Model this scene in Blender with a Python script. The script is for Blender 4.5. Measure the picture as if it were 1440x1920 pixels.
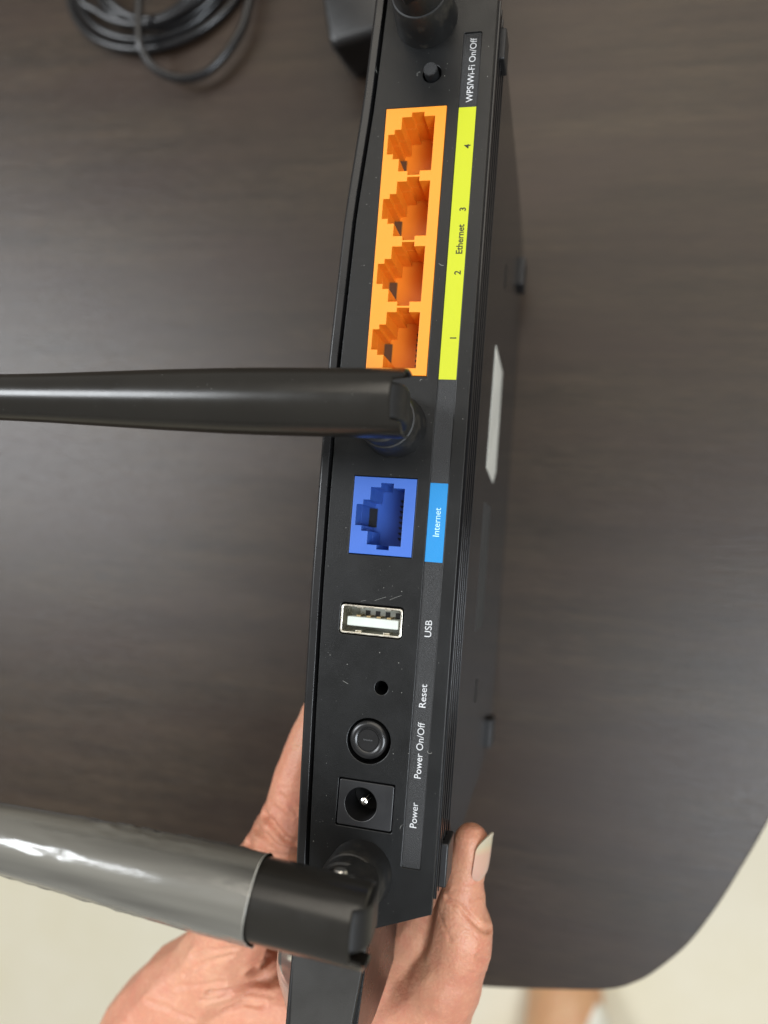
import bpy, bmesh, math, random
from mathutils import Vector, Matrix, noise

# ------------------------------------------------------------------ basics
# working frame in millimetres: u = across the router's back, v = along it,
# w = depth away from the back panel.  world: X = u, Y = -v, Z = T - w
T = 118.0
MM = 0.001
def P(u, v, w): return Vector((u * MM, -v * MM, (T - w) * MM))

for o in list(bpy.data.objects): bpy.data.objects.remove(o)
S = bpy.context.scene
C = S.collection

# ------------------------------------------------------------------ camera
cam = bpy.data.cameras.new('camera')
cam.sensor_fit = 'VERTICAL'; cam.sensor_height = 36.0; cam.lens = 1442.0 / 1920.0 * 36.0
cam.clip_start = 0.005; cam.clip_end = 50
cam.dof.use_dof = True; cam.dof.focus_distance = 0.163; cam.dof.aperture_fstop = 8.0
camo = bpy.data.objects.new('camera', cam); C.objects.link(camo)
def _n(a): a = Vector(a); a.normalize(); return a
dd = _n((346 / 1442, 106 / 1442, 1.0))
cc = Vector((4.18, .2725, -1.0)); cc = _n(cc - dd * cc.dot(dd))
ll = dd.cross(cc)
right = Vector((cc[0], -ll[0], -dd[0])); up = -Vector((cc[1], -ll[1], -dd[1])); back = -Vector((cc[2], -ll[2], -dd[2]))
M = Matrix((right, up, back)).transposed().to_4x4()
M.translation = P(38.38, 28.70, -160.15)
camo.matrix_world = M
S.camera = camo

# ------------------------------------------------------------------ light
wd = bpy.data.worlds.new('World'); S.world = wd; wd.use_nodes = True
bg = wd.node_tree.nodes['Background']; bg.inputs[0].default_value = (1.0, .95, .875, 1); bg.inputs[1].default_value = 0.31
def area(name, loc, aim, sx, sy, power, col):
    l = bpy.data.lights.new(name, 'AREA'); l.shape = 'RECTANGLE'; l.size = sx; l.size_y = sy; l.energy = power; l.color = col
    o = bpy.data.objects.new(name, l); C.objects.link(o); o.location = loc
    o.rotation_euler = (Vector(aim) - Vector(loc)).to_track_quat('-Z', 'Y').to_euler()
    return o
area('window_light', (-1.10, .20, 1.14), (0, 0, .05), .40, .80, 19, (.92, .96, 1.0))
area('side_window_light', (.64, -.42, 1.3), (0, 0, .05), .55, .55, 19, (.86, .93, 1.0))
area('ceiling_bounce_fill', (.25, 1.0, 1.5), (0, 0, .05), 1.6, 1.1, 16, (1.0, .92, .80))  # added fill in place of warm bounce off the unseen ceiling

S.render.engine = 'CYCLES'
S.view_settings.view_transform = 'Standard'; S.view_settings.look = 'None'
S.view_settings.exposure = 0.0; S.view_settings.gamma = 1.0; S.view_settings.use_curve_mapping = False
S.render.resolution_x = 768; S.render.resolution_y = 1024

# ------------------------------------------------------------------ materials
class NT:
    def __init__(s, name):
        s.m = bpy.data.materials.new(name); s.m.use_nodes = True
        s.t = s.m.node_tree; s.b = s.t.nodes['Principled BSDF']; s.out = s.t.nodes['Material Output']
    def n(s, typ, **kw):
        x = s.t.nodes.new(typ)
        for k, v in kw.items():
            if k.startswith('i_'):
                key = k[2:]
                key = int(key) if key.isdigit() else key.replace('_', ' ')
                x.inputs[key].default_value = v
            else: setattr(x, k, v)
        return x
    def l(s, a, b): s.t.links.new(a, b)
    def coord(s, scale=(1, 1, 1), rot=(0, 0, 0), kind='Object'):
        tc = s.n('ShaderNodeTexCoord'); mp = s.n('ShaderNodeMapping')
        mp.inputs['Scale'].default_value = scale; mp.inputs['Rotation'].default_value = rot
        s.l(tc.outputs[kind], mp.inputs[0]); return mp.outputs[0]
    def noise(s, vec, scale, detail=3, rough=.5):
        x = s.n('ShaderNodeTexNoise'); x.inputs['Scale'].default_value = scale; x.inputs['Detail'].default_value = detail
        x.inputs['Roughness'].default_value = rough; s.l(vec, x.inputs['Vector']); return x.outputs['Fac']
    def ramp(s, fac, stops):
        r = s.n('ShaderNodeValToRGB'); e = r.color_ramp.elements
        while len(e) < len(stops): e.new(.5)
        for k, (p, c) in enumerate(stops):
            e[k].position = p; e[k].color = (c, c, c, 1) if not hasattr(c, '__len__') else (*c, 1)
        s.l(fac, r.inputs[0]); return r.outputs[0]
    def mix(s, fac, a, b, typ='MIX'):
        x = s.n('ShaderNodeMix', data_type='RGBA', blend_type=typ)
        for val, i in ((fac, 0), (a, 6), (b, 7)):
            if hasattr(val, 'links'): s.l(val, x.inputs[i])
            elif i == 0: x.inputs[i].default_value = val
            else: x.inputs[i].default_value = (*val, 1)
        return x.outputs[2]
    def bump(s, h, strength, dist):
        x = s.n('ShaderNodeBump'); x.inputs['Strength'].default_value = strength; x.inputs['Distance'].default_value = dist
        s.l(h, x.inputs['Height']); s.l(x.outputs[0], s.b.inputs['Normal']); return x
    def set(s, **kw):
        for k, v in kw.items():
            key = {'base': 'Base Color', 'rough': 'Roughness', 'metal': 'Metallic', 'spec': 'Specular IOR Level', 'coat': 'Coat Weight', 'coatr': 'Coat Roughness',
                   'sss': 'Subsurface Weight', 'ior': 'IOR', 'alpha': 'Alpha', 'trans': 'Transmission Weight'}[k]
            if hasattr(v, 'links'): s.l(v, s.b.inputs[key])
            elif key == 'Base Color': s.b.inputs[key].default_value = (*v, 1)
            else: s.b.inputs[key].default_value = v

def plastic(name, col, rough, grain=0.0, gscale=3500, spec=.5, dust=0.0, wear=.15):
    t = NT(name); v = t.coord()
    big = t.noise(v, 60, 4, .6)
    base = t.mix(t.ramp(big, [(.3, 0.0), (.75, 1.0)]), tuple(c * (1 - wear) for c in col), tuple(c * (1 + wear) for c in col))
    if dust:
        dn = t.noise(v, 260, 6, .7); dm = t.ramp(dn, [(.52, 0.0), (.72, 1.0)])
        sc = t.n('ShaderNodeMath', operation='MULTIPLY'); t.l(dm, sc.inputs[0]); sc.inputs[1].default_value = dust
        base = t.mix(sc.outputs[0], base, (.22, .19, .14))
    t.set(base=base, spec=spec)
    rr = t.ramp(t.noise(v, 140, 5, .65), [(.25, rough * .85), (.8, min(1, rough * 1.2))]); t.set(rough=rr)
    if grain: t.bump(t.noise(v, gscale, 2, .6), grain, .0002)
    return t.m

MAT = {}
MAT['panel'] = plastic('panel_black', (.0055, .0058, .006), .35, .22, 4800, spec=.36)
MAT['strip'] = plastic('strip_black', (.013, .0135, .0145), .46, .9, 5200)
MAT['gloss'] = plastic('gloss_black', (.006, .006, .007), .12, .0, spec=.5)
MAT['semi'] = plastic('semi_black', (.010, .010, .0105), .28, .0, 4000)
MAT['antenna'] = plastic('antenna_black', (.013, .0118, .0098), .24, .05, 5000, spec=.5)
MAT['wing'] = plastic('wing_lit_black', (.021, .0195, .017), .42, .12, 4000)  # panel plastic made lighter: the wing's reflected light put into its colour
MAT['base'] = plastic('base_black', (.008, .008, .0085), .17, .0)
MAT['gap_shade'] = plastic('gap_shade_brown', (.085, .045, .018), .6)  # shade inside the open latch gap, given as a colour
MAT['collar'] = plastic('collar_black', (.008, .008, .008), .5, .0, dust=.13)
MAT['rubber'] = plastic('rubber_black', (.012, .012, .013), .42, .0)
MAT['hole'] = plastic('hole_black', (.003, .003, .003), .6)
MAT['orange'] = plastic('orange_plastic', (.80, .265, .015), .45, .05, 3000, wear=.03)
MAT['blue'] = plastic('blue_plastic', (.042, .125, .47), .4, .05, 3000, wear=.05)
MAT['yellow'] = plastic('yellow_print', (.44, .48, .002), .5, .3, 5200, wear=.02)
MAT['cyan'] = plastic('blue_print', (.0, .20, .50), .5, .3, 5200, wear=.03)
MAT['white_ink'] = plastic('white_ink', (.50, .51, .52), .5)
MAT['grey_ink'] = plastic('dark_ink', (.02, .02, .004), .6)
MAT['pale_ink'] = plastic('pale_ink', (.42, .68, .86), .5)
MAT['tongue'] = plastic('white_tongue', (.56, .60, .56), .4)
MAT['insulator'] = plastic('grey_insulator', (.30, .31, .28), .5)
MAT['sticker'] = plastic('sticker_white', (.74, .74, .68), .5, .1, 3000, wear=.12)
MAT['mark'] = plastic('moulded_mark', (.05, .051, .051), .6, .8, 1800)
MAT['adapter'] = plastic('adapter_black', (.012, .012, .0125), .36, .25, 1800)
MAT['cable'] = plastic('cable_black', (.009, .009, .010), .24, .0)
MAT['lint'] = plastic('lint_grey', (.30, .30, .28), .8)
def metal(name, col, rough):
    t = NT(name); v = t.coord(); t.set(base=col, metal=1.0, rough=t.ramp(t.noise(v, 900, 3), [(.3, rough * .7), (.7, rough * 1.3)])); return t.m
MAT['steel'] = metal('usb_steel', (.80, .76, .66), .32)
MAT['pin'] = metal('pin_steel', (.85, .83, .78), .15)
MAT['brass'] = metal('contact_brass', (.55, .42, .22), .35)

def mat_wood():
    t = NT('dark_wood_laminate')
    v = t.coord((1.0, 1.0, 1.0), (0, 0, math.radians(7)))
    st = t.coord((1.4, 22.0, 5.0), (0, 0, math.radians(7)))
    w1 = t.noise(st, 9, 6, .62); fine = t.noise(t.coord((3, 60, 5), (0, 0, math.radians(7))), 34, 5, .65)
    patch = t.noise(t.coord((2.2, 8, 3), (0, 0, math.radians(4))), 5, 3, .5)
    a = t.mix(t.ramp(w1, [(.30, 0.0), (.68, 1.0)]), (.0215, .0142, .0086), (.047, .0325, .0200))
    b = t.mix(t.ramp(fine, [(.35, 0.0), (.70, 1.0)]), (.50, .48, .46), (1.28, 1.22, 1.16))
    a = t.mix(1.0, a, b, 'MULTIPLY')
    a = t.mix(t.ramp(patch, [(.40, 0.0), (.66, .62)]), a, (.027, .0150, .0105))
    t.set(base=a, spec=.40)
    t.set(rough=t.ramp(fine, [(.3, .34), (.75, .42)]))
    t.bump(t.noise(t.coord((2, 46, 5), (0, 0, math.radians(7))), 40, 4, .6), .22, .0006)
    return t.m
MAT['wood'] = mat_wood()
MAT['edge'] = plastic('table_edge_band', (.028, .016, .013), .42)
def mat_floor():
    t = NT('cream_floor'); v = t.coord()
    a = t.mix(t.ramp(t.noise(v, 6, 5, .6), [(.35, 0.0), (.7, 1.0)]), (.82, .76, .58), (.87, .82, .67))
    t.set(base=a, rough=.32); return t.m
MAT['floor'] = mat_floor()
def mat_skin(name, c1, c2, c3):
    t = NT(name); v = t.coord()
    a = t.mix(t.ramp(t.noise(v, 70, 5, .6), [(.35, 0.0), (.68, 1.0)]), c1, c2)
    a = t.mix(t.ramp(t.noise(v, 320, 4, .6), [(.46, 0.0), (.72, .5)]), a, c3)
    a = t.mix(t.ramp(t.noise(v, 38, 3, .5), [(.45, 0.0), (.70, .42)]), a, tuple(c * .78 if k else c * .95 for k, c in enumerate(c3)))
    a = t.mix(t.ramp(t.noise(v, 900, 3, .6), [(.50, 0.0), (.75, .35)]), a, tuple(min(1, c * 1.18) for c in c2))
    t.set(base=a, rough=.46, sss=.18, spec=.45)
    t.b.inputs['Subsurface Radius'].default_value = (1.0, .35, .18); t.b.inputs['Subsurface Scale'].default_value = .0035
    vo = t.n('ShaderNodeTexVoronoi', feature='DISTANCE_TO_EDGE'); vo.inputs['Scale'].default_value = 900
    wn = t.n('ShaderNodeVectorMath', operation='ADD'); t.l(v, wn.inputs[0]); 
    nn = t.n('ShaderNodeTexNoise'); nn.inputs['Scale'].default_value = 500; t.l(v, nn.inputs['Vector'])
    sc = t.n('ShaderNodeVectorMath', operation='SCALE'); t.l(nn.outputs['Color'], sc.inputs[0]); sc.inputs['Scale'].default_value = .0014
    t.l(sc.outputs[0], wn.inputs[1]); t.l(wn.outputs[0], vo.inputs['Vector'])
    mx = t.n('ShaderNodeMath', operation='MULTIPLY_ADD'); t.l(t.ramp(vo.outputs['Distance'], [(0.0, 0.0), (.25, 1.0)]), mx.inputs[0]); mx.inputs[1].default_value = .5
    t.l(t.noise(v, 1500, 4, .6), mx.inputs[2])
    t.bump(mx.outputs[0], .32, .0003)
    return t.m
MAT['skin'] = mat_skin('skin', (.55, .245, .155), (.63, .335, .21), (.56, .20, .135))
MAT['skin_leg'] = mat_skin('skin_leg', (.62, .34, .17), (.68, .40, .21), (.60, .32, .17))
def mat_nail():
    t = NT('nail'); tc = t.n('ShaderNodeTexCoord'); sp = t.n('ShaderNodeSeparateXYZ'); t.l(tc.outputs['UV'], sp.inputs[0])
    a = t.ramp(sp.outputs['Y'], [(0.0, (.56, .36, .28)), (.18, (.57, .35, .27)), (.60, (.56, .35, .26)), (.72, (.55, .42, .28)), (.80, (.50, .44, .31)), (1.0, (.52, .47, .36))])
    t.set(base=a, rough=.3, sss=.1, coat=.3, coatr=.2)
    t.b.inputs['Subsurface Scale'].default_value = .002
    return t.m
MAT['nail'] = mat_nail()
def mat_film(name, fac, col, rough, bumps, bs):
    t = NT(name); v = t.coord((.35, 1, 1))
    tr = t.n('ShaderNodeBsdfTransparent'); tr.inputs[0].default_value = (.95, .955, .95, 1)
    df = t.n('ShaderNodeBsdfDiffuse'); df.inputs[0].default_value = (*col, 1)
    gl = t.n('ShaderNodeBsdfGlossy'); gl.inputs['Roughness'].default_value = rough
    m1 = t.n('ShaderNodeMixShader'); m2 = t.n('ShaderNodeMixShader')
    f = t.ramp(t.noise(t.coord((.07, 1, 1), (0, 0, .04)), 105, 3, .5), [(.36, fac * .35), (.5, fac), (.64, min(1, fac * 1.7))])
    t.l(f, m1.inputs[0]); t.l(tr.outputs[0], m1.inputs[1]); t.l(df.outputs[0], m1.inputs[2])
    fr = t.n('ShaderNodeFresnel'); fr.inputs[0].default_value = 1.75
    t.l(fr.outputs[0], m2.inputs[0]); t.l(m1.outputs[0], m2.inputs[1]); t.l(gl.outputs[0], m2.inputs[2]); t.l(m2.outputs[0], t.out.inputs[0])
    if bumps:
        x = t.n('ShaderNodeBump'); x.inputs['Strength'].default_value = bumps; x.inputs['Distance'].default_value = .001
        t.l(t.noise(v, bs, 4, .55), x.inputs['Height'])
        t.l(x.outputs[0], gl.inputs['Normal'])
    return t.m
MAT['film'] = mat_film('clear_film', .165, (.72, .69, .60), .2, .3, 170)
MAT['film_rim'] = mat_film('film_rim', .5, (.75, .73, .66), .2, 0, 10)
MAT['flap'] = mat_film('clear_flap', .14, (.6, .56, .5), .1, .1, 60)
MAT['white_shoe'] = plastic('white_slipper', (.82, .80, .70), .5)

# ------------------------------------------------------------------ builders
WL = {}
def link(name, me, mat, parent, origin, smooth=True, bevel=0.0, seg=2, ang=35):
    me.materials.append(MAT[mat] if isinstance(mat, str) else mat)
    for p in me.polygons: p.use_smooth = smooth
    o = bpy.data.objects.new(name, me); C.objects.link(o)
    o.location = origin; WL[o.name] = Vector(origin)
    if parent:
        o.parent = parent; o.matrix_parent_inverse = Matrix.Translation(-WL[parent.name])
    if bevel:
        b = o.modifiers.new('bevel', 'BEVEL'); b.width = bevel * MM; b.segments = seg; b.limit_method = 'ANGLE'; b.angle_limit = math.radians(30)
        b.harden_normals = False
    if smooth:
        me.set_sharp_from_angle(angle=math.radians(ang))
    return o
def raw(name, pts, faces, mat, parent=None, smooth=True, bevel=0.0, seg=2, ang=35, world=False, recalc=True):
    vs = [Vector(p) if world else P(*p) for p in pts]
    c = sum(vs, Vector()) / len(vs)
    me = bpy.data.meshes.new(name); me.from_pydata([v - c for v in vs], [], faces); me.update()
    if recalc:
        bm = bmesh.new(); bm.from_mesh(me); bmesh.ops.recalc_face_normals(bm, faces=bm.faces); bm.to_mesh(me); bm.free()
    return link(name, me, mat, parent, c, smooth, bevel, seg, ang)
BOXF = [(0, 1, 2, 3), (7, 6, 5, 4), (0, 4, 5, 1), (1, 5, 6, 2), (2, 6, 7, 3), (3, 7, 4, 0)]
def boxpts(u0, u1, v0, v1, w0, w1):
    return [(u0, v0, w0), (u1, v0, w0), (u1, v1, w0), (u0, v1, w0), (u0, v0, w1), (u1, v0, w1), (u1, v1, w1), (u0, v1, w1)]
def box(name, u0, u1, v0, v1, w0, w1, mat, parent=None, bevel=.15, seg=2):
    return raw(name, boxpts(u0, u1, v0, v1, w0, w1), BOXF, mat, parent, bevel=bevel, seg=seg)
def boxes(name, lst, mat, parent=None, bevel=0):
    pts, fs = [], []
    for b in lst:
        k = len(pts); pts += boxpts(*b); fs += [tuple(i + k for i in f) for f in BOXF]
    return raw(name, pts, fs, mat, parent, bevel=bevel)
def plate(name, outer, holes, w0, w1, mat, parent=None, bevel=.12):
    """flat plate with holes, outline in (u, v), front face at w0, back at w1"""
    cu = bpy.data.curves.new(name, 'CURVE'); cu.dimensions = '2D'; cu.fill_mode = 'BOTH'
    cu.extrude = (w1 - w0) / 2 * MM - bevel * MM; cu.bevel_depth = bevel * MM; cu.bevel_resolution = 1; cu.offset = -bevel * MM
    for ring in [outer] + holes:
        s = cu.splines.new('POLY'); s.points.add(len(ring) - 1); s.use_cyclic_u = True
        for p, (u, v) in zip(s.points, ring): p.co = (u * MM, -v * MM, 0, 1)
    ob = bpy.data.objects.new(name, cu); C.objects.link(ob)
    dg = bpy.context.evaluated_depsgraph_get(); me = bpy.data.meshes.new_from_object(ob.evaluated_get(dg))
    bpy.data.objects.remove(ob); bpy.data.curves.remove(cu)
    me.name = name; me.materials.clear()
    cu_ = [q for q in outer]; mu = sum(q[0] for q in cu_) / len(cu_); mv = sum(q[1] for q in cu_) / len(cu_)
    org = P(mu, mv, (w0 + w1) / 2); me.transform(Matrix.Translation(-Vector((org.x, org.y, 0))))
    bm = bmesh.new(); bm.from_mesh(me); bmesh.ops.remove_doubles(bm, verts=bm.verts, dist=1e-6); bm.to_mesh(me); bm.free()
    o = link(name, me, mat, parent, org, True, ang=28)
    for p in me.polygons:
        if abs(p.normal.z) > .99 or abs(p.normal.z) < .02: p.use_smooth = False
    return o
def circ(u, v, r, n=40): return [(u + r * math.cos(2 * math.pi * k / n), v + r * math.sin(2 * math.pi * k / n)) for k in range(n)]
def rrect(u0, u1, v0, v1, r, n=4):
    pts = []
    for (cu, cv, a0) in ((u1 - r, v1 - r, 0), (u0 + r, v1 - r, 90), (u0 + r, v0 + r, 180), (u1 - r, v0 + r, 270)):
        for k in range(n + 1):
            a = math.radians(a0 + 90 * k / n); pts.append((cu + r * math.cos(a), cv + r * math.sin(a)))
    return pts
def lathe(name, u, v, prof, mat, parent=None, n=48, tilt=None, ang=30, cap=True):
    pts, fs = [], []
    for (r, w) in prof:
        for k in range(n):
            a = 2 * math.pi * k / n; pts.append((u + r * math.cos(a), v + r * math.sin(a), w))
    for i in range(len(prof) - 1):
        for k in range(n):
            a, b = i * n + k, i * n + (k + 1) % n; fs.append((a, b, b + n, a + n))
    if cap: fs.append(tuple(range(n)))
    fs.append(tuple(range((len(prof) - 1) * n, len(prof) * n)))
    return raw(name, pts, fs, mat, parent, ang=ang)
def lerp_tab(x, tab):
    if x <= tab[0][0]: return tab[0][1]
    for (a, fa), (b, fb) in zip(tab, tab[1:]):
        if x <= b: 
            t = (x - a) / (b - a); return fa + (fb - fa) * t
    return tab[-1][1]
def catmull(pts, per=8, closed=False):
    out = []; n = len(pts)
    rng = range(n) if closed else range(n - 1)
    for i in rng:
        g = lambda k: Vector(pts[k % n]) if closed else Vector(pts[max(0, min(n - 1, k))])
        p0, p1, p2, p3 = g(i - 1), g(i), g(i + 1), g(i + 2)
        for k in range(per):
            t = k / per
            out.append(.5 * ((2 * p1) + (p2 - p0) * t + (2 * p0 - 5 * p1 + 4 * p2 - p3) * t * t + (3 * p1 - p0 - 3 * p2 + p3) * t ** 3))
    if not closed: out.append(Vector(pts[-1]))
    return out
def tag(o, label, cat=None, group=None, kind=None):
    if label: o['label'] = label
    if cat: o['category'] = cat
    if group: o['group'] = group
    if kind: o['kind'] = kind
    return o
def empty(name, loc):
    o = bpy.data.objects.new(name, None); C.objects.link(o); o.location = loc; o.empty_display_size = .02; WL[o.name] = Vector(loc); return o
rnd = random.Random(7)

# ------------------------------------------------------------------ floor and table
fl = raw('floor', [(-3, -3, -.74), (3, -3, -.74), (3, 3, -.74), (-3, 3, -.74)], [(0, 1, 2, 3)], 'floor', world=True, smooth=False)
fl['kind'] = 'structure'

table = tag(empty('table', P(0, 60, T)), 'dark brown wood-grain table top with a rounded corner under the router', 'table')
tp = [(-560, -700), (-560, 0), (-520, 92), (-420, 142), (-300, 163), (-178.4, 171), (-135.6, 173.9), (-94, 177.2), (-50.7, 178.9), (-10.5, 178.4), (18.1, 175.5), (42.8, 171.4), (60, 167.9), (69, 163.6), (75.7, 158),
      (84.2, 148.5), (91.7, 136.3), (97.9, 124), (106.3, 105.6), (118, 76), (128, 30), (133, -50), (133, -700)]
tpc = [(p[0], p[1]) for p in catmull([(x, y, 0) for x, y in tp], 6)]
def prism(name, ring, w0, w1, mat, parent, bevel=0):
    n = len(ring); pts = [(u, v, w0) for u, v in ring] + [(u, v, w1) for u, v in ring]
    fs = [tuple(range(n)), tuple(range(2 * n - 1, n - 1, -1))] + [(k, (k + 1) % n, n + (k + 1) % n, n + k) for k in range(n)]
    return raw(name, pts, fs, mat, parent, bevel=bevel)
prism('table_top', tpc, T, T + 22, 'wood', table, bevel=.8)
for lu, lv in ((-500, 40), (90, -640), (-500, -640)):
    box('table_leg', lu - 25, lu + 25, lv - 25, lv + 25, T + 22.5, T + 739, 'edge', table, bevel=3)
box('table_leg', 5, 50, 85, 130, T + 22.5, T + 739, 'edge', table, bevel=3)

# ------------------------------------------------------------------ router
router = tag(empty('router', P(0, 2.5, T)), 'black wireless router stood on its edge, its back panel of sockets facing up', 'router')
V0 = 2.5
OUT = [(-128, -11.3), (-96, -12.1), (-71, -13.2), (-46.5, -15.2), (-12.6, -16.2), (11.2, -16.1), (37, -15.9), (64.6, -15.2), (82.6, -14.6), (95, -14.1), (112, -12.9), (131, -11.2)]
def uo(v): return lerp_tab(v, OUT)
def ug(v): return uo(v) + 2.15
# upper shell: rim on the left plus the deep wings at both ends
WM = [(0, 117.6), (60, 115), (85, 108), (95, 98), (105, 78), (120, 44), (126, 27), (128.6, 12)]
vs_ = [V0 + s for s in (-128.4, -127, -124, -120, -115, -108, -100)] + list(range(-92, 100, 6)) + [V0 + s for s in (100, 104, 108, 112, 116, 120, 124, 127, 128.4)]
pts, fs = [], []
for v in vs_:
    w0 = -max(0, abs(v - V0) - 104) * .30 - .25
    wm = lerp_tab(abs(v - V0), WM)
    wing = abs(v - V0) > 104
    pts += [(ug(v), v, w0), (uo(v) + .5, v, w0), (uo(v), v, w0 + .5), (uo(v), v, max(w0 + 3, wm)), (3.0, v, max(w0 + 3, wm)), (3.0, v, (1.6 if wing else 13.2) + w0), (ug(v), v, (1.6 if wing else 13.2) + w0)]
k = 7
for i in range(len(vs_) - 1):
    for j in range(k):
        a, b = i * k + j, i * k + (j + 1) % k; fs.append((a, b, b + k, a + k))
fs.append(tuple(range(k))); fs.append(tuple(range(len(pts) - k, len(pts))))
raw('upper_shell', pts, fs, 'semi', router, bevel=.15, ang=25)
# end wings of the back face, tilt shaped to catch ceiling light
for sgn in (1, -1):
    a, b = V0 + sgn * 104.6, V0 + sgn * 128.2
    pl, ps = [], []
    N = 8
    for i in range(N + 1):
        v = a + (b - a) * i / N; w0 = -max(0, abs(v - V0) - 104) * .30 - .1
        pl += [(uo(v) + .25 + 1.1 * i / N, v, w0 - .3), (3.2 - 1.6 * i / N, v, w0 - .3), (3.2 - 1.6 * i / N, v, w0 + 1.45), (uo(v) + .25 + 1.1 * i / N, v, w0 + 1.45)]
    for i in range(N):
        for j in range(4): ps.append((i * 4 + j, i * 4 + (j + 1) % 4, i * 4 + 4 + (j + 1) % 4, i * 4 + 4 + j))
    ps += [(0, 1, 2, 3), tuple(range(N * 4, N * 4 + 4))]
    raw('end_wing', pl, ps, 'wing', router, bevel=.25)
# lower shell
WL2 = [(0, 117.7), (.6, 115.5), (.8, 112), (.873, 106), (.93, 80), (.965, 45), (1.0, 14)]
pts, fs = [], []
ss = [-1, -.985, -.965, -.95, -.93, -.9, -.873, -.84] + [x / 10 for x in range(-8, 9)] + [.84, .873, .9, .93, .95, .965, .985, 1]
for s in ss:
    wm = lerp_tab(abs(s), WL2)
    for (u, w) in ((3.05, 13.2), (14.6, 13.2), (14.6, 1.3), (15.55, 1.3), (15.7, 1.6), (15.7, max(wm, 14)), (3.05, max(wm, 14))):
        half = 104.0 - (u - 3) / 12.7 * 5.4
        pts.append((u, V0 + s * half, w))
k = 7
for i in range(len(ss) - 1):
    for j in range(k):
        a, b = i * k + j, i * k + (j + 1) % k; fs.append((a, b, b + k, a + k))
fs.append(tuple(range(k))); fs.append(tuple(range(len(pts) - k, len(pts))))
lower = raw('lower_shell', pts, fs, 'base', router, bevel=.2, ang=25)
# ribs running along the near side of the base
for w, hgt, wid in ((1.75, .55, .9), (4.6, .55, .8), (7.8, .55, .8), (11.4, .5, .8), (15.4, .45, .7)):
    box('rib', 15.5, 15.7 + hgt, -94.5, 99.0 - w * .16, w, w + wid, 'gloss', router, bevel=.12)

# ---- back panel with its openings
def port_outline(v0, L, u0=-7.4, W=13.6):
    q = [(.437, 0), (.64, 0), (.64, .07), (.82, .07), (.82, .935), (.635, .935), (.635, 1.0), (.437, 1.0), (.437, .935), (.278, .935), (.278, .735), (.17, .735), (.17, .655), (.066, .655),
         (.066, .34), (.17, .34), (.17, .265), (.278, .265), (.278, .07), (.437, .07)]
    return [(u0 + a * W, v0 + b * L) for a, b in q]
holes = [
    rrect(8.75, 12.72, -86.4, 92.8, .35),            # label strip recess
    [(-7.5, -70.22), (6.3, -70.22), (6.3, -9.98), (-7.5, -9.98)],      # ethernet block
    [(-8.0, 12.15), (6.02, 12.15), (6.02, 29.15), (-8.0, 29.15)],      # internet block
    rrect(-8.75, 5.25, 39.65, 46.45, .9),            # usb
    circ(1.62, 56.92, 1.45),                         # reset
    circ(-.2, 68.25, 4.75),                          # power button
    rrect(-6.05, 6.2, 76.5, 86.45, .35),             # power jack
    circ(2.31, -77.65, 2.05),                        # wps button
]
left = [(ug(v) + .75, v) for v in [-101.6] + list(range(-95, 106, 5)) + [106.6]]
outer = [(3.0, -101.6), (15.72, -96.1), (15.72, 101.2), (3.0, 106.6)] + left[::-1]
panel = plate('back_panel', outer, holes, 0, 1.2, 'panel', router, bevel=.14)
# dark backing a little behind the panel (seen through gaps)
prism('inner_wall', [(ug(-100) + .2, -100), (13.5, -96), (13.5, 99), (ug(100) + .2, 104)], 12.5, 13.0, 'hole', router)

# label strip and printed fields
box('label_strip', 8.6, 12.85, -86.8, 93.0, .28, 1.1, 'strip', router, bevel=0)
box('yellow_label', 8.86, 12.66, -69.6, -9.45, .20, .27, 'yellow', router, bevel=0)
box('blue_label', 8.80, 12.62, 12.85, 29.6, .20, .27, 'cyan', router, bevel=0)
def text(body, v_start, v_end, uc, w, mat, cap=None, bold=.00003):
    cu = bpy.data.curves.new('lettering', 'FONT'); cu.body = body; cu.size = .01; cu.extrude = 0.0; cu.offset = bold
    cu.resolution_u = 4
    ob = bpy.data.objects.new('lettering', cu); C.objects.link(ob)
    dg = bpy.context.evaluated_depsgraph_get(); me = bpy.data.meshes.new_from_object(ob.evaluated_get(dg))
    bpy.data.objects.remove(ob); bpy.data.curves.remove(cu)
    me.materials.clear()
    xs = [v.co.x for v in me.vertices]; x0, x1 = min(xs), max(xs)
    L = abs(v_start - v_end) * MM; k = L / (x1 - x0)
    capu = .0073                                   # cap height of the face at size .01
    if len(body) == 1: k = cap * MM / capu
    ky = k if cap is None else cap * MM / capu
    org = P(uc, (v_start + v_end) / 2, w)
    for v in me.vertices:
        x, y = (v.co.x - (x0 + x1) / 2) * k, (v.co.y - capu / 2) * ky
        v.co = Vector((-y, x, 0))
    o = link('lettering', me, mat, router, org, False)
    return o
TW = .235
text('WPS/Wi-Fi On/Off', -70.7, -85.25, 10.95, TW, 'white_ink', 1.5)
text('4', -60.3, -61.2, 11.3, .165, 'grey_ink', 1.4, .0002)
text('3', -46.3, -47.2, 11.3, .165, 'grey_ink', 1.4, .0002)
text('Ethernet', -36.9, -43.4, 11.2, .165, 'grey_ink', 1.45, .0002)
text('2', -32.3, -33.2, 11.2, .165, 'grey_ink', 1.4, .0002)
text('1', -18.2, -18.72, 11.3, .165, 'grey_ink', 1.4, .0002)
text('Internet', 24.16, 18.05, 10.75, .165, 'pale_ink', 1.45)
text('USB', 45.3, 41.8, 10.6, TW, 'white_ink', 1.5)
text('Reset', 59.95, 55.1, 10.55, TW, 'white_ink', 1.5)
text('Power On/Off', 74.5, 63.0, 10.65, TW, 'white_ink', 1.5)
text('Power', 84.6, 79.45, 10.5, TW, 'white_ink', 1.5)

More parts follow.
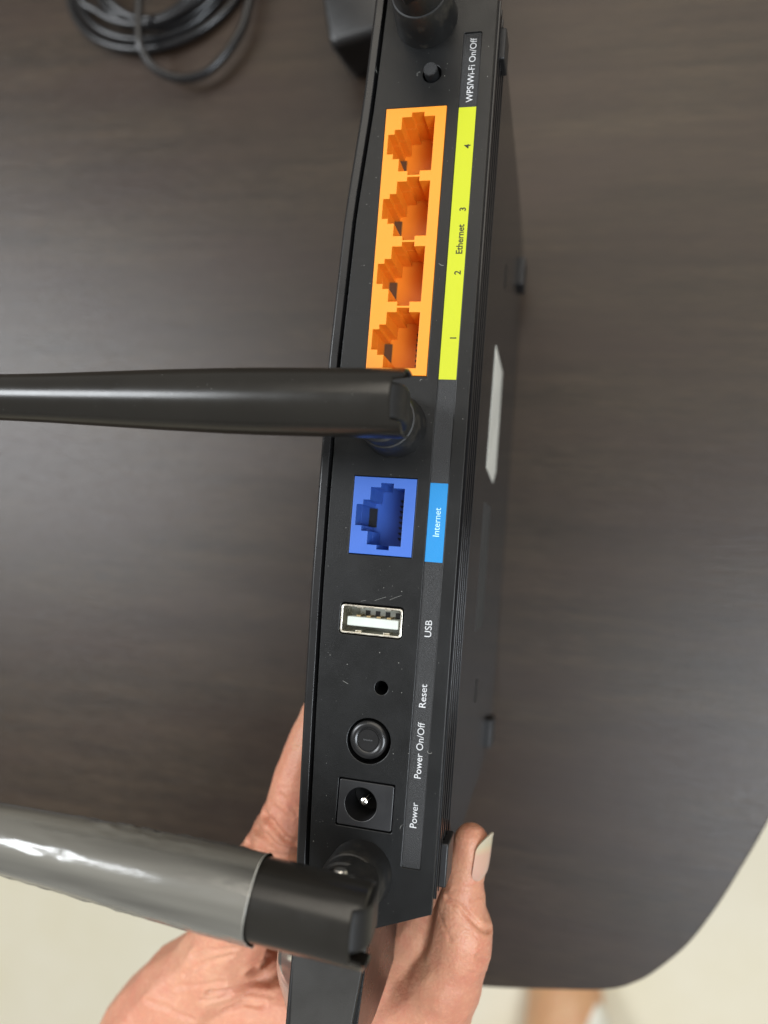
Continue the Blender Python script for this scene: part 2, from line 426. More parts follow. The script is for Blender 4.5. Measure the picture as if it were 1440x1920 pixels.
# ---- network sockets
def socket_inner(v0, L, u0=-7.4, W=13.6):
    q = [(.30, .0), (.82, .0), (.82, 1.0), (.30, 1.0), (.30, .76), (.20, .76), (.20, .24), (.30, .24)]
    return [(u0 + a * W, v0 + (.07 + .865 * b) * L) for a, b in q]
def network_block(name, u0, W, v0, v1, starts, L, mat, label, ca=.60):
    outer = [(u0, v0), (u0 + W, v0), (u0 + W, v1), (u0, v1)]
    fr = plate(name, outer, [port_outline(s, L, u0, W) for s in starts], -.12, 4.6, mat, router, bevel=.10)
    fr['label'] = label
    plate('socket_lining', [(u0 + .05, v0 + .05), (u0 + W - .05, v0 + .05), (u0 + W - .05, v1 - .05), (u0 + .05, v1 - .05)], [port_outline(s, L, u0, W) for s in starts], 4.62, 11.4, mat, fr, bevel=.06)
    box('socket_floor', u0 + .05, u0 + W - .05, v0 + .05, v1 - .05, 11.42, 12.3, mat, fr, bevel=0)
    for s in starts:
        lst = []
        for k in range(8):
            vv = s + L * (.20 + .60 * k / 7)
            c_ = ca if s != starts[-1] or ca == .60 else .635
            lst.append((u0 + W * c_, u0 + W * (c_ + .1), vv - .15, vv + .15, 10.1, 11.41)); lst.append((u0 + W * (c_ + .015), u0 + W * (c_ + .04), vv - .15, vv + .42, 10.0, 11.0))
        boxes('contact', lst, 'hole', fr)
        box('latch_gap_shade', u0 + W * .068, u0 + W * .205, s + L * .345, s + L * .65, 11.2, 11.415, 'gap_shade' if mat == 'orange' else 'hole', fr, bevel=0)  # solid strip on the floor; its dark colour is the open gap's shade
        box('corner_post', u0 + W * .64, u0 + W * .818, s + L * .072, s + L * .13, 9.4, 11.41, mat, fr, bevel=.08)
network_block('ethernet_block', -7.4, 13.6, -70.1, -10.08, [-68.95 + 14.66 * i for i in range(4)], 14.2, 'orange', 'orange block of four network sockets', .70)
network_block('internet_block', -7.88, 13.8, 12.3, 29.0, [13.5], 14.3, 'blue', 'blue single network socket')

# ---- usb socket
usb = plate('usb_socket', rrect(-8.45, 5.05, 40.05, 46.15, .7), [rrect(-8.08, 4.68, 40.42, 45.78, .45)], -.25, 9.0, 'steel', router, bevel=.08)
box('usb_back', -8.07, 4.67, 40.43, 45.77, 7.2, 8.4, 'insulator', usb, bevel=0)
box('usb_liner', -5.6, 4.5, 40.5, 43.0, 4.9, 7.15, 'insulator', usb, bevel=.08)
box('usb_tongue', -7.25, 4.1, 42.55, 44.55, .55, 7.1, 'tongue', usb, bevel=.3, seg=3)
for k in range(4):
    uu = -4.3 + 2.25 * k
    box('usb_slot_shade', uu, uu + 1.05, 41.3, 43.05, 4.84, 5.6, 'hole', usb, bevel=0)  # solid dark block, the slot's shade painted rather than cut
    box('usb_contact', uu - 1.1, uu - .2, 42.2, 42.53, 1.3, 6.5, 'brass', usb, bevel=0)
for uu in (-5.4, .8):
    box('usb_spring', uu, uu + 1.4, 40.44, 40.75, 1.2, 5, 'steel', usb, bevel=.08)
    box('usb_spring', uu, uu + 1.4, 45.45, 45.76, 1.2, 5, 'steel', usb, bevel=.08)

# ---- reset hole, buttons, jack
lathe('reset_hole', 1.62, 56.92, [(1.7, 1.25), (1.7, 11.0), (.01, 11.0)], 'hole', router, cap=False)
pb = lathe('power_button', -.35, 68.05, [(4.05, 6.0), (4.05, .6), (3.95, .15), (3.65, -.12), (3.2, -.25), (2.75, -.2), (2.45, -.05), (2.38, .12), (2.28, .12), (2.2, -.02), (.01, -.05)], 'semi', router)
box('power_mark', -1.45, .65, 67.85, 68.27, -.17, 0.0, 'strip', pb, bevel=.06)
plate('power_jack', rrect(-5.85, 6.0, 76.85, 86.2, .4), [circ(-.9, 81.55, 3.45, 48)], .12, 9.0, 'rubber', router, bevel=.15)
jk = bpy.data.objects['power_jack']
lathe('jack_floor', -.9, 81.55, [(3.44, 8.4), (3.44, 8.9), (.01, 8.9)], 'hole', jk, cap=False)
lathe('jack_pin', -.75, 81.5, [(.95, 8.6), (.95, 2.6), (.75, 2.15), (.35, 1.95), (.01, 1.9)], 'pin', jk, n=24)
raw('jack_spring', [(.2, 78.1, 1.6), (1.0, 78.6, 1.6), (.3, 79.6, 5.5), (-.2, 79.4, 5.5)], [(0, 1, 2, 3)], 'steel', jk)
raw('jack_spring', [(2.1, 80.6, 1.8), (2.35, 81.1, 1.8), (1.0, 81.5, 6), (.9, 81.2, 6)], [(0, 1, 2, 3)], 'steel', jk)
lathe('wps_button', 2.2, -77.75, [(1.55, 6.0), (1.55, -1.5), (1.42, -1.7), (.01, -1.72)], 'strip', router, n=32)
lathe('button_well', 2.31, -77.65, [(2.3, 1.25), (2.3, 4.5), (.01, 4.5)], 'hole', router, cap=False)

# ---- feet, sticker, dark slot plates on the base
def foot(v0, v1, w0, w1, h=2.2):
    f = box('rubber_foot', 15.6, 15.7 + h, v0, v1, w0, w1, 'rubber', router, bevel=.35, seg=3)
foot(88.8, 98.0, 6.0, 14.5, 1.75); foot(-92.0, -84.6, 7.0, 13.5, 1.5); foot(-75.5, -66, 98, 108, 1.8); foot(80, 89, 96, 106, 1.8)
prism_pts = [(-29.0, 44.2), (-20.0, 52), (-24.5, 67.5), (4.4, 67.0), (9.0, 50), (4.0, 42.2)]
sk = [(15.78, v, w) for v, w in [(-29.5, 44.0), (-27.5, 66), (2.0, 67.0), (6.0, 61), (4.0, 42.2)]]
raw('sticker', sk + [(15.6, v, w) for _, v, w in sk], [(0, 1, 2, 3, 4), (9, 8, 7, 6, 5)] + [(k, (k + 1) % 5, 5 + (k + 1) % 5, 5 + k) for k in range(5)], 'sticker', router, smooth=False)
box('moulded_mark', 15.6, 15.74, 13, 47, 43, 60, 'mark', router, bevel=0)
for v0, w0 in ((-56, 54), (61, 53)):
    box('mounting_slot_shade', 15.55, 15.75, v0, v0 + 6.5, w0, w0 + 4, 'hole', router, bevel=0)  # slightly raised dark plate; its colour paints the shade of a recess

# ---- antennas
def tube(name, path, r, mat, parent=None, n=12):
    pts, fs = [], []
    prevn = None
    for i, p in enumerate(path):
        t = (path[min(i + 1, len(path) - 1)] - path[max(i - 1, 0)]).normalized()
        ref = Vector((0, 0, 1)) if prevn is None else prevn
        nn = (ref - t * ref.dot(t)).normalized(); prevn = nn; bb = t.cross(nn)
        rr = r(i / (len(path) - 1)) if callable(r) else r
        for k in range(n):
            a = 2 * math.pi * k / n; q = p + (nn * math.cos(a) + bb * math.sin(a)) * rr; pts.append(tuple(q))
    for i in range(len(path) - 1):
        for k in range(n): fs.append((i * n + k, i * n + (k + 1) % n, (i + 1) * n + (k + 1) % n, (i + 1) * n + k))
    fs.append(tuple(range(n))); fs.append(tuple(range((len(path) - 1) * n, len(path) * n)))
    return raw(name, pts, fs, mat, parent, ang=60)
def antenna(vc, waxis, rbase, tilt_v, film=False, label=None, vaxis=None, turn=0, du=0.0):
    """collar on the panel at v=vc, hinge tongue, and the tapering rod lying towards -u"""
    va = vc if vaxis is None else vaxis
    prof = [(10.5, 1.0), (6.0, 1.0), (0.0, 1.0), (-20, 1.0), (-28, .985), (-42, .93), (-56, .855), (-68, .79), (-78, .755), (-100, .74), (-150, .73), (-186, .71), (-190, .6), (-191.5, .3)]
    n = 56; rings = []
    def centre(u): 
        du = u
        return va + du * tilt_v[0], waxis + du * tilt_v[1]
    def ring(u, r, endcut=False, thick=0):
        out = []
        for k in range(n):
            a = 2 * math.pi * k / n; dv = math.sin(a); dw = math.cos(a)
            uu = u
            if endcut:      # two prongs with a scooped slot between them
                s = abs(dv)
                uu = u + (0 if s > .66 else -1.9)
                if dw > .35: uu -= 4.0
            cv, cw = centre(uu); out.append((uu, cv + r * dv, cw + r * dw))
        return out
    R = [ring(4.0, rbase * .80, True), ring(6.6, rbase * .86, True), ring(7.7, rbase * .88, True), ring(8.0, rbase * .94, True), ring(7.7, rbase * .992, True), ring(6.8, rbase, True)]
    for (u, f) in prof[2:]:
        R.append(ring(u, rbase * f))
    pts, fs = [], []
    for r in R: pts += r
    for i in range(len(R) - 1):
        for j in range(n): fs.append((i * n + j, i * n + (j + 1) % n, (i + 1) * n + (j + 1) % n, (i + 1) * n + j))
    fs.append(tuple(range(n))); fs.append(tuple(range((len(R) - 1) * n, len(R) * n)))
    ct, st_ = math.cos(math.radians(turn)), math.sin(math.radians(turn))
    T2 = lambda q: (du + q[0] * ct - (q[1] - vc) * st_, vc + q[0] * st_ + (q[1] - vc) * ct, q[2])
    pts = [T2(q) for q in pts]
    an = raw('antenna', pts, fs, 'antenna', router, ang=40)
    if label: an['label'] = label
    # parting line, a very fine ridge along the rod
    cv, cw = centre(0)
    # collar: flared cone, then a ring, then the neck
    lean = (va - vc)
    def lean_lathe(name, prof, mat, u0=0.15):
        N = 56; p2, f2 = [], []
        for (r, w) in prof:
            off = lean * min(1, max(0, -w / -waxis)) 
            for k in range(N):
                a = 2 * math.pi * k / N; p2.append((u0 + r * math.cos(a), vc + off + r * math.sin(a), w))
        for i in range(len(prof) - 1):
            for k in range(N): f2.append((i * N + k, i * N + (k + 1) % N, (i + 1) * N + (k + 1) % N, (i + 1) * N + k))
        f2.append(tuple(range(N))); f2.append(tuple(range((len(prof) - 1) * N, len(prof) * N)))
        return raw(name, p2, f2, mat, an, ang=32)
    lean_lathe('collar', [(6.95, .6), (6.95, -.25), (6.86, -.45), (6.6, -4), (6.25, -8.2), (6.05, -8.6), (5.7, -8.7), (5.6, -9.0)], 'collar')
    lean_lathe('neck_ring', [(5.75, -8.8), (5.72, -12.5), (5.5, -13.2), (5.0, -13.4), (4.9, -15)], 'collar')
    # hinge tongue: a thick rounded disc standing in the rod's slot
    N = 40; rt = rbase * .80; th = rbase * .52
    p2, f2 = [], []
    for sgn_r, side in ((rt * .93, -1), (rt, -.86), (rt, .86), (rt * .93, 1)):
        for k in range(N):
            a = 2 * math.pi * k / N
            ww = waxis + sgn_r * math.sin(a) * .98; uu = 2.6 + sgn_r * math.cos(a)
            if math.sin(a) > .15: ww = waxis + (sgn_r * math.sin(a)) + (-10.5 - waxis - rt) * (math.sin(a) - .15) / .85
            p2.append((uu, va + lean * 0 + side * th, ww))
    for i in range(3):
        for k in range(N): f2.append((i * N + k, i * N + (k + 1) % N, (i + 1) * N + (k + 1) % N, (i + 1) * N + k))
    f2.append(tuple(range(N))); f2.append(tuple(range(3 * N, 4 * N)))
    p2 = [T2(q) for q in p2]
    raw('hinge', p2, f2, 'collar', an, bevel=.3)
    # hinge pin on the rod's side
    p2, f2 = [], []; NP = 20
    for (r, dv) in ((1.25, -.0), (1.25, -rbase * .93), (1.0, -rbase * .985), (.01, -rbase * .985)):
        for k in range(NP):
            a = 2 * math.pi * k / NP; p2.append((1.2 + r * math.cos(a), cv + dv, cw + 2.6 + r * math.sin(a)))
    for i in range(3):
        for k in range(NP): f2.append((i * NP + k, i * NP + (k + 1) % NP, (i + 1) * NP + (k + 1) % NP, (i + 1) * NP + k))
    p2 = [T2(q) for q in p2]
    raw('hinge_pin', p2, f2, 'pin', an)
    if film:
        p2, f2 = [], []
        NU, NA = 110, 84
        for i in range(NU + 1):
            u = -12.6 - 150 * i / NU
            f = lerp_tab(-u, [(-a, b) for a, b in prof])
            for k in range(NA):
                a = 2 * math.pi * k / NA
                uu = u - (.35 * math.sin(a + .7) + .15 * math.sin(3 * a)) * max(0, 1 - i / 12)
                cv2, cw2 = centre(uu)
                nz = noise.noise(Vector((uu * .06, math.cos(a) * 1.2, math.sin(a) * 1.2)))
                cr = noise.noise(Vector((uu * .42, a * 5.0, 3.3)))
                wr = noise.noise(Vector((uu * .035 + 9, a * 1.0, 7.7)))
                crinkle = max(0, wr - .05) * 2.2
                r = rbase * f + .42 + .20 * nz + .6 * crinkle * cr
                # a fin where the film is folded over, along the lower edge
                fin = math.exp(-((a - 1.75) / .16) ** 2) * .5
                p2.append((uu, cv2 + (r + fin) * math.sin(a), cw2 + (r + fin) * math.cos(a)))
        for i in range(NU):
            for k in range(NA): f2.append((i * NA + k, i * NA + (k + 1) % NA, (i + 1) * NA + (k + 1) % NA, (i + 1) * NA + k))
        p2 = [T2(q) for q in p2]
        edge = [P(*q) for q in p2[:NA]]; edge = [Vector(((q.x) / MM, -q.y / MM, T - q.z / MM)) for q in edge]; edge.append(edge[0])
        tube('film_edge', edge, .08, 'film_rim', an, 6)
        fo = raw('protective_film', p2, f2, 'film', an, ang=180); fo['label'] = 'wrinkled clear plastic sleeve left on the antenna'
    return an
antenna(-90.4, -24.0, 6.45, (0, 0), turn=75, label='antenna at the WPS end, mostly out of the frame')
antenna(1.1, -24.0, 6.45, (-.012, -.01), label='bare black antenna folded across the middle of the router')
antenna(95.6, -27.0, 7.1, (.04, 0.0), film=True, label='antenna at the held end with its clear film still on', vaxis=92.3, du=1.2)

# peeling protective film by the wing
pts, fs = [], []
NA_, NB_ = 24, 12
for i in range(NA_ + 1):
    s = i / NA_
    for j in range(NB_ + 1):
        t = j / NB_
        pts.append((-12.6 - 7.5 * math.sin(t * math.pi * .62) * (0.55 + .45 * math.sin(s * 2.6 + .5)), 110 + 26 * s + 2.5 * t * math.sin(s * 4), 5 + 9 * t - 2.2 * math.sin(s * 5) * t))
for i in range(NA_):
    for j in range(NB_): fs.append((i * (NB_ + 1) + j, i * (NB_ + 1) + j + 1, (i + 1) * (NB_ + 1) + j + 1, (i + 1) * (NB_ + 1) + j))
raw('peeling_film', pts, fs, 'flap', router, ang=180)

# ---- lint and dust lying on the back panel
pts, fs = [], []
def speck(u, v, w, r, a):
    k = len(pts)
    for j in range(5):
        b = a + 2 * math.pi * j / 5; rr = r * rnd.uniform(.5, 1.1); pts.append((u + rr * math.cos(b), v + rr * math.sin(b), w))
    pts.append((u, v, w - r * .6))
    for j in range(5): fs.append((k + j, k + (j + 1) % 5, k + 5))
def hair(u, v, w, L, a, bend, wd=.035):
    k = len(pts); n = 8
    for j in range(n + 1):
        s = j / n; b = a + bend * s; u += L / n * math.cos(b); v += L / n * math.sin(b)
        pts.append((u + wd * math.sin(b), v - wd * math.cos(b), w - .03)); pts.append((u - wd * math.sin(b), v + wd * math.cos(b), w - .03))
    for j in range(n): fs.append((k + 2 * j, k + 2 * j + 1, k + 2 * j + 3, k + 2 * j + 2))
def clear(u, v):
    if -7.9 < u < 6.6 and (-70.6 < v < -9.6): return False
    if -8.4 < u < 6.4 and 11.8 < v < 29.5: return False
    if -9.2 < u < 5.7 and 39.2 < v < 46.9: return False
    if abs(u) < 6.6 and 76 < v < 87: return False
    for (a, b, r) in ((1.6, 56.9, 2), (-.2, 68.3, 5.2), (2.3, -77.6, 2.5), (0, -90.4, 7.5), (0, 1, 7.5), (0, 95.6, 7.5)):
        if math.hypot(u - a, v - b) < r: return False
    return not (8.5 < u < 12.9)
for _ in range(330):
    u, v = rnd.uniform(-12.5, 15.3), rnd.uniform(-94, 104)
    if not clear(u, v) or u < ug(v) + 1.2 or (v > 98 and u > 12): continue
    speck(u, v, -.004, rnd.choice((.04, .05, .06, .08, .12)), rnd.uniform(0, 6))
for _ in range(12):
    u, v = rnd.uniform(-11, 14.5), rnd.uniform(-90, 100)
    if clear(u, v): hair(u, v, 0, rnd.uniform(.7, 1.8), rnd.uniform(0, 6), rnd.uniform(-3, 3), rnd.uniform(.018, .034))
for (u, v, L, a) in ((-1.6, 38.9, 2.6, -.45), (1.6, 38.5, 2.8, -.5), (-4.5, 39.2, 1.2, -.3)): hair(u, v, 0, L, a, .1, .02)
for _ in range(40): speck(rnd.uniform(8.9, 12.5), rnd.choice((rnd.uniform(-9, 12), rnd.uniform(31, 92))), .277, rnd.choice((.03, .04, .06)), rnd.uniform(0, 6))
for _ in range(26):
    u, a = rnd.uniform(-78, 2), rnd.uniform(-1.2, 1.2)
    rr = 6.45 * lerp_tab(-u, [(0, 1), (28, .985), (42, .93), (56, .855), (68, .79), (78, .755)]) + .01
    speck(u, 1.1 - .012 * u + rr * math.sin(a), -24 - .01 * u - rr * math.cos(a), rnd.choice((.05, .06, .09)), rnd.uniform(0, 6))
raw('lint', pts, fs, 'lint', router, recalc=False)['kind'] = 'stuff'

# ------------------------------------------------------------------ power adapter and cable on the table
ang = math.radians(13)
def rot2(x, y, a): return x * math.cos(a) - y * math.sin(a), x * math.sin(a) + y * math.cos(a)
ad = empty('power_adapter', P(-40, -185, T)); tag(ad, 'grey-black plug-in power adapter lying on the table behind the router', 'power adapter')
ring = []
for (x, y) in rrect(0, 48, -66, 0, 3.5, 5):
    a_, b_ = rot2(x, y, -ang); ring.append((-57.3 + a_, -152.0 + b_))
def scaled(rg, k):
    cu = sum(p[0] for p in rg) / len(rg); cv = sum(p[1] for p in rg) / len(rg); return [(cu + (u - cu) * k, cv + (v - cv) * k) for u, v in rg]
n = len(ring); lay = [(.90, T - .0), (.94, T - 6), (1.0, T - 21.5), (.995, T - 23.5), (.975, T - 25.0), (.945, T - 25.6)]
pts, fs = [], []
for k_, w in lay: pts += [(u, v, w) for u, v in scaled(ring, k_)]
for i in range(len(lay) - 1):
    for k in range(n): fs.append((i * n + k, i * n + (k + 1) % n, (i + 1) * n + (k + 1) % n, (i + 1) * n + k))
fs.append(tuple(range(n))); fs.append(tuple(range((len(lay) - 1) * n, len(lay) * n)))
raw('adapter_body', pts, fs, 'adapter', ad, ang=40)
for s in (-1, 1):
    a_, b_ = rot2(24 + s * 9, -66, -ang)
    raw('plug_pin', [(-56.8 + a_ + x * 1.6, -155.5 + b_ - y * 16, T - 12 + z * 1.6) for x, y, z in ((-1, 0, -1), (1, 0, -1), (1, 1, -1), (-1, 1, -1), (-1, 0, 1), (1, 0, 1), (1, 1, 1), (-1, 1, 1))], BOXF, 'pin', ad, bevel=.3)

ctl = []
def loop(cu, cv, ru, rv, h, a0, a1, n=10, dr=0):
    for k in range(n):
        a = math.radians(a0 + (a1 - a0) * k / n); s = k / n
        ctl.append((cu + (ru + dr * s) * math.cos(a), cv + (rv + dr * s) * math.sin(a), T - 2.1 - h - 1.2 * math.sin(a * 2 + cu)))
loop(-146, -212, 43.5, 38.5, 0.2, 0, 360, 14)
loop(-147, -212, 37.5, 35.0, 1.6, 0, 360, 14)
loop(-141.5, -216, 33.5, 34.5, 3.4, 0, 360, 14)
loop(-143, -217, 28.0, 33.5, 6.2, 0, 360, 14)
loop(-144, -216, 38.0, 35.0, 6.6, 0, 180, 7)
ctl += [(-170, -245, T - 9), (-146.5, -201.4, T - 13.0), (-144.6, -186.9, T - 14.0), (-144.1, -177.8, T - 14.0), (-143.1, -169.5, T - 13.0), (-140.6, -163.9, T - 11.0), (-135.2, -159.2, T - 9.0), (-126.5, -157.1, T - 7.0), (-116.6, -159.3, T - 6.0), (-108.0, -166.9, T - 6.0), (-102.0, -177.5, T - 6.0), (-100.0, -188.4, T - 6.0), (-92, -235, T - 5), (-60, -255, T - 8), (-44, -240, T - 12), (-41, -222, T - 12)]
path = catmull(ctl, 6)
cb = tube('power_cable', path, 1.7, 'cable'); tag(cb, 'thin black power cable coiled in loose loops on the table', 'cable')

# ------------------------------------------------------------------ hand
def blob_mesh(chains, voxel, smooth_it, creases, name, detail=True):
    bm = bmesh.new()
    for ch in chains:
        pp = catmull([c[:3] for c in ch], 6); m = len(ch) - 1
        for i, p in enumerate(pp):
            x = i / 6; k = min(int(x), m - 1); t = x - k
            c0, c1 = ch[k], ch[k + 1]
            s = t * t * (3 - 2 * t)
            r = c0[3] + (c1[3] - c0[3]) * s
            fl = [1, 1, 1]
            mt = Matrix.Translation(P(*p)) @ Matrix.Diagonal((r * MM, r * MM, r * MM, 1))
            bmesh.ops.create_icosphere(bm, subdivisions=2, radius=1.0, matrix=mt)
    me = bpy.data.meshes.new(name); bm.to_mesh(me); bm.free()
    ob = bpy.data.objects.new(name, me); C.objects.link(ob)
    rm = ob.modifiers.new('r', 'REMESH'); rm.mode = 'VOXEL'; rm.voxel_size = voxel * MM; rm.use_smooth_shade = True
    sm = ob.modifiers.new('s', 'SMOOTH'); sm.iterations = smooth_it; sm.factor = .5
    dg = bpy.context.evaluated_depsgraph_get(); out = bpy.data.meshes.new_from_object(ob.evaluated_get(dg))
    bpy.data.objects.remove(ob); bpy.data.meshes.remove(me)
    bm = bmesh.new(); bm.from_mesh(out); bm.normal_update()
    seg = []
    for (poly, wid, dep) in creases:
        q = [P(x[0], x[1], T) for x in poly]
        for a, b in zip(q, q[1:]): seg.append((a, b, wid * MM, dep * MM))
    new = []
    for v in bm.verts:
        co = v.co; off = 0.0; cf = Vector((co.x, co.y, 0)); face = max(0, min(1, (v.normal.z + .1) * 3))
        best = 0.0; bump_ = 0.0
        for (a, b, wid, dep) in seg:
            mid = (a + b) * .5
            if face == 0 or (cf - mid).length > (b - a).length * .5 + wid * 2.2: continue
            ab = b - a; t = max(0, min(1, (cf - a).dot(ab) / ab.length_squared))
            fade = min(1, .35 + 2.5 * t * (1 - t)) if False else 1
            d = (cf - (a + ab * t)).length / wid
            if d < 2.2:
                best = max(best, dep * math.exp(-d * d * 2.2))
                bump_ = max(bump_, dep * .3 * math.exp(-(d - 1.35) ** 2 * 5))
        off += face * (bump_ * (1 if best < bump_ else .3) - best)
        m = co / MM
        off += MM * (.30 * noise.noise(m * .09) + .14 * noise.noise(m * .25 + Vector((5, 5, 5))) + .06 * noise.noise(Vector((m.x * .5, m.y * 1.6, m.z * .8))))
        new.append(co + v.normal * off)
    for v, c in zip(bm.verts, new): v.co = c
    bm.to_mesh(out); bm.free()
    return out
thumb = [(20.1, 94.4, 26.0, 4.4), (19.9, 98.5, 26.5, 4.8), (19.0, 104, 27.0, 4.9), (18.8, 110, 27.5, 6.0), (19.4, 117, 28.0, 7.7), (18.0, 124, 29.5, 7.8), (15.0, 132, 32, 9.4), (10.0, 141, 36, 11.8), (3, 152, 40, 14.5), (-10, 166, 44, 17), (-28, 186, 50, 20)]
index = [(-20.2, 67.5, 31, 4.4), (-21.0, 72.5, 31, 5.6), (-22.4, 78, 31, 6.5), (-23.6, 83.5, 31, 7.1), (-25.0, 90, 31, 7.6), (-26.2, 97, 31, 7.9), (-28.6, 104, 31, 8.5), (-31.0, 109, 31, 8.9), (-33.5, 114, 32, 9.0), (-38, 124, 34, 9.4), (-43, 134, 37, 10.5), (-48, 144, 40, 12.5), (-58, 156, 43, 14.5), (-67, 172, 46, 17), (-72, 192, 50, 19)]
middle = [(-21.5, 68, 48, 5.3), (-22.2, 74, 48, 6.4), (-23.4, 82, 48, 7.2), (-25.0, 90, 48, 8.0), (-28.5, 106, 49, 8.8), (-33, 114, 50, 9.0), (-42, 128, 52, 10), (-50, 146, 54, 12), (-58, 168, 56, 16), (-62, 192, 56, 18)]
ring_f = [(-22.5, 64, 64, 6.0), (-23.0, 72, 64, 6.8), (-24.0, 84, 64, 7.4), (-26.0, 96, 64, 7.8), (-30, 108, 65, 8.4), (-38, 120, 66, 9), (-48, 140, 67, 11), (-56, 166, 66, 15), (-60, 192, 62, 17)]
pinky = [(-21.5, 78, 79, 5.2), (-22.0, 86, 79, 5.9), (-23.5, 96, 79, 6.5), (-28, 110, 79, 7.2), (-36, 122, 79, 7.8), (-46, 142, 77, 10), (-54, 168, 73, 14), (-58, 192, 68, 16)]
palm = [(-36, 148, 44, 9), (-30, 158, 46, 13), (-34, 172, 50, 17), (-42, 188, 54, 20), (-52, 215, 62, 22), (-62, 250, 72, 24), (-74, 310, 90, 27)]
thenar = [(13, 110, 33, 5.0), (11, 117, 35, 7.5), (7, 126, 38, 9.5), (0, 138, 42, 12), (-12, 150, 44, 13)]
palm2 = [(-26, 150, 40, 7), (-40, 152, 42, 10), (-52, 158, 42, 12)]
creases = [
    ([(-31.6, 96.3), (-29.0, 97.0), (-26.8, 98.6), (-25.1, 100.2), (-22.6, 101.4)], 1.2, 1.3),
    ([(-34.2, 99.9), (-29.7, 100.6), (-26.0, 102.6), (-22.0, 103.6)], 1.1, 1.0),
    ([(-35.6, 103.9), (-30.8, 104.4), (-25.1, 104.5), (-21.5, 104.6)], 1.0, 0.9),
    ([(-36.6, 107.5), (-31, 107.8), (-26, 107.3)], 1.0, 0.6),
    ([(-27.5, 90.2), (-25.3, 91.1), (-22.8, 93.9)], 0.7, 0.4),
    ([(-30.1, 92.9), (-27.2, 93.8), (-24.2, 95.5)], 0.7, 0.35),
    ([(-26.8, 79.0), (-24.6, 78.5)], 0.6, 0.3),
    ([(15.9, 107.1), (19.0, 107.9), (21.4, 110.2), (23.8, 112.3), (25.5, 113.6), (27.2, 114.2)], 0.7, 0.7),
    ([(21.4, 106.6), (23.0, 106.2), (25.0, 106.7)], 0.6, 0.35),
    ([(17.3, 104.7), (20.3, 103.8), (23.4, 103.8)], 0.6, 0.25),
    ([(23.8, 118.4), (25.5, 120.4)], 0.8, 0.5),
    ([(14.2, 111.5), (16.2, 113.6), (17.6, 115.7)], 0.6, 0.25),
    ([(22.0, 122.2), (24.6, 124.1), (25.7, 125.7)], 0.7, 0.3),
    ([(25.3, 107.4), (26.6, 109.8)], 0.6, 0.3),
    ([(-34.1, 139.3), (-30.6, 137.3), (-27.5, 135.0), (-23.3, 130.5)], 1.5, 1.7),
    ([(-43.5, 143.7), (-36.9, 142.9), (-30.4, 142.9), (-25.5, 141.5)], 1.1, 1.0),
    ([(-45.5, 145.8), (-39.1, 144.4)], 0.8, 0.5),
    ([(-51.3, 140.7), (-45.0, 135.9), (-38.0, 132.2)], 0.9, 0.45),
    ([(-49.6, 135.5), (-43.9, 132.0), (-36.7, 130.1)], 0.8, 0.4),
    ([(-40.7, 149.4), (-36.5, 147.2), (-30.7, 146.9)], 0.9, 0.7),
    ([(-53.2, 144.3), (-47.4, 142.0), (-40.1, 140.3)], 0.8, 0.4),
    ([(-61.9, 150.1), (-54.2, 149.8), (-47.9, 151.8)], 0.9, 0.4),
]
hme = blob_mesh([thumb, index, middle, ring_f, pinky, palm, palm2, thenar], .55, 16, creases, 'hand')
hc = P(-20, 130, 40); hme.transform(Matrix.Translation(-hc))
hand = link('person', hme, 'skin', None, hc, True, ang=180)
tag(hand, 'left hand gripping the end of the router, thumb on its base and fingers behind', 'person')
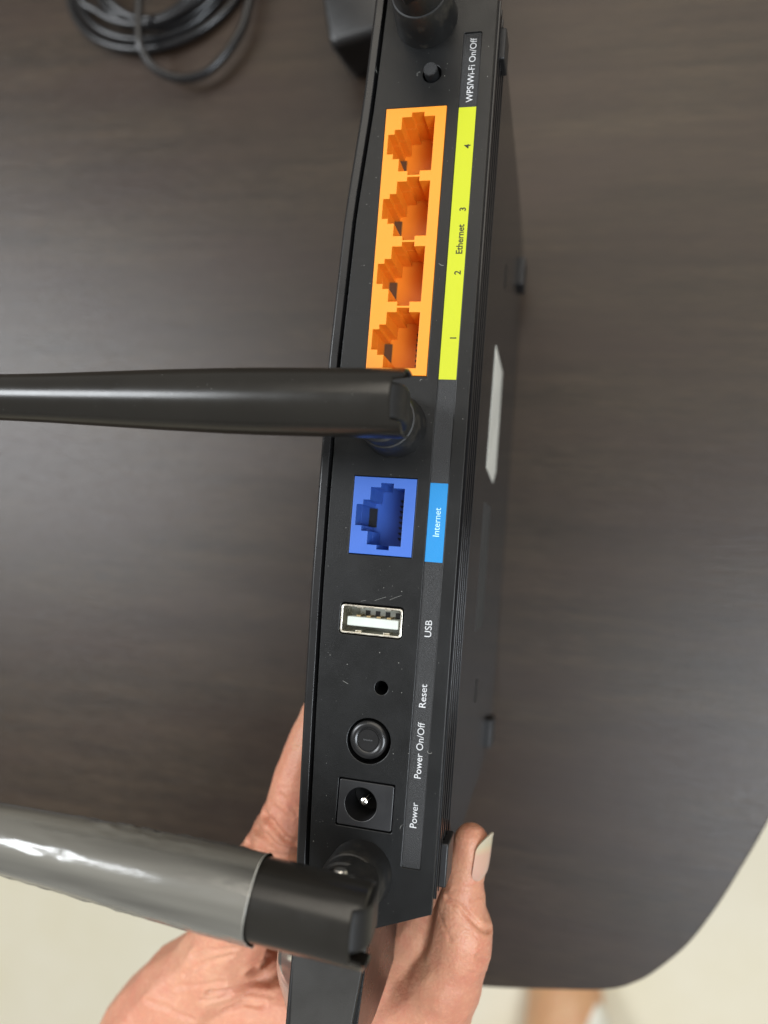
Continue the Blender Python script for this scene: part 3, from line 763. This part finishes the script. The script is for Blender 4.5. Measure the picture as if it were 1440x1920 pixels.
# thumb nail
def nail():
    nu, nv = 14, 20
    ax = Vector((20.6, 98, 26.3)); nrm = Vector((.965, 0, -.26)); nrm.normalize(); side = Vector((.26, 0, .965)); side.normalize()
    pts, fs, uv = [], [], []
    for layer in (0, 1):
        for i in range(nv + 1):
            t = i / nv                                 # 0 root, 1 free edge
            v = 102.9 - 11.6 * t
            half = .92 * math.sqrt(max(0.0, min(1, t / .22)) * (2 - min(1, t / .22))) if t < .22 else .92
            if t > .72: half *= math.sqrt(max(.015, 1 - ((t - .72) / .282) ** 2))
            R = 4.75 if t > .3 else 4.75 + .25 * (t / .3 - 1)
            cu = 19.2 + .9 * t; cw = 26.6 - .6 * t
            lift = .35 + .25 * math.sin(t * math.pi) * .6 + .2 * max(0, t - .72) - .55 * max(0, .2 - t) / .2
            for j in range(nu + 1):
                a = (j / nu * 2 - 1) * half
                d = nrm * math.cos(a) + side * math.sin(a)
                r = R + lift - layer * .45 + (.1 if t > .9 else 0)
                pts.append((cu + d.x * r, v + 3.0 * a * a * max(0, t - .5), cw + d.z * r)); uv.append((j / nu, t))
    k = (nu + 1); n2 = k * (nv + 1)
    for i in range(nv):
        for j in range(nu):
            a = i * k + j; fs.append((a, a + 1, a + k + 1, a + k)); fs.append((n2 + a, n2 + a + k, n2 + a + k + 1, n2 + a + 1))
    edge = [j for j in range(k)] + [i * k + nu for i in range(1, nv + 1)] + [nv * k + j for j in range(nu - 1, -1, -1)] + [i * k for i in range(nv - 1, 0, -1)]
    for a, b in zip(edge, edge[1:] + edge[:1]): fs.append((a, b, b + n2, a + n2))
    o = raw('thumb_nail', pts, fs, 'nail', hand, ang=60)
    ul = o.data.uv_layers.new(name='UVMap')
    for lp in o.data.loops: ul.data[lp.index].uv = uv[lp.vertex_index]
    return o
nail()

# ------------------------------------------------------------------ leg below the table edge
F = T + 740
foot_ch = [(70, 500, F - 22, 22), (70, 520, F - 26, 34), (70, 545, F - 34, 44), (68, 580, F - 42, 46), (64, 620, F - 52, 44), (62, 660, F - 66, 42), (62, 690, F - 90, 40), (62, 715, F - 140, 40), (64, 735, F - 220, 46), (66, 745, F - 330, 54)]
foot_ch2 = [(36, 505, F - 14, 12), (40, 540, F - 20, 19), (46, 600, F - 30, 26), (52, 670, F - 30, 28), (56, 715, F - 30, 28)]
lme = blob_mesh([foot_ch, foot_ch2], 4.0, 10, [], 'leg')
lc = P(66, 600, F); lme.transform(Matrix.Translation(-lc))
leg = link('person', lme, 'skin_leg', None, lc, True, ang=180)
tag(leg, 'blurred bare leg and foot on the floor below the table edge', 'person')
pts, fs = [], []
for i in range(11):
    s = i / 10
    for k in range(25):
        a = math.pi * (k / 24 * 1.5 - .25)
        pts.append((97 + 30 * math.cos(a) * (math.sin(.25 + s * 1.32)), 527 + 60 * s, F - 46 - 44 * math.sin(a) * math.sin(.25 + s * 1.32)))
for i in range(10):
    for k in range(24): fs.append((i * 25 + k, i * 25 + k + 1, (i + 1) * 25 + k + 1, (i + 1) * 25 + k))
fs.append(tuple(range(25)))
raw('slipper', pts, fs, 'white_shoe', leg, ang=80)
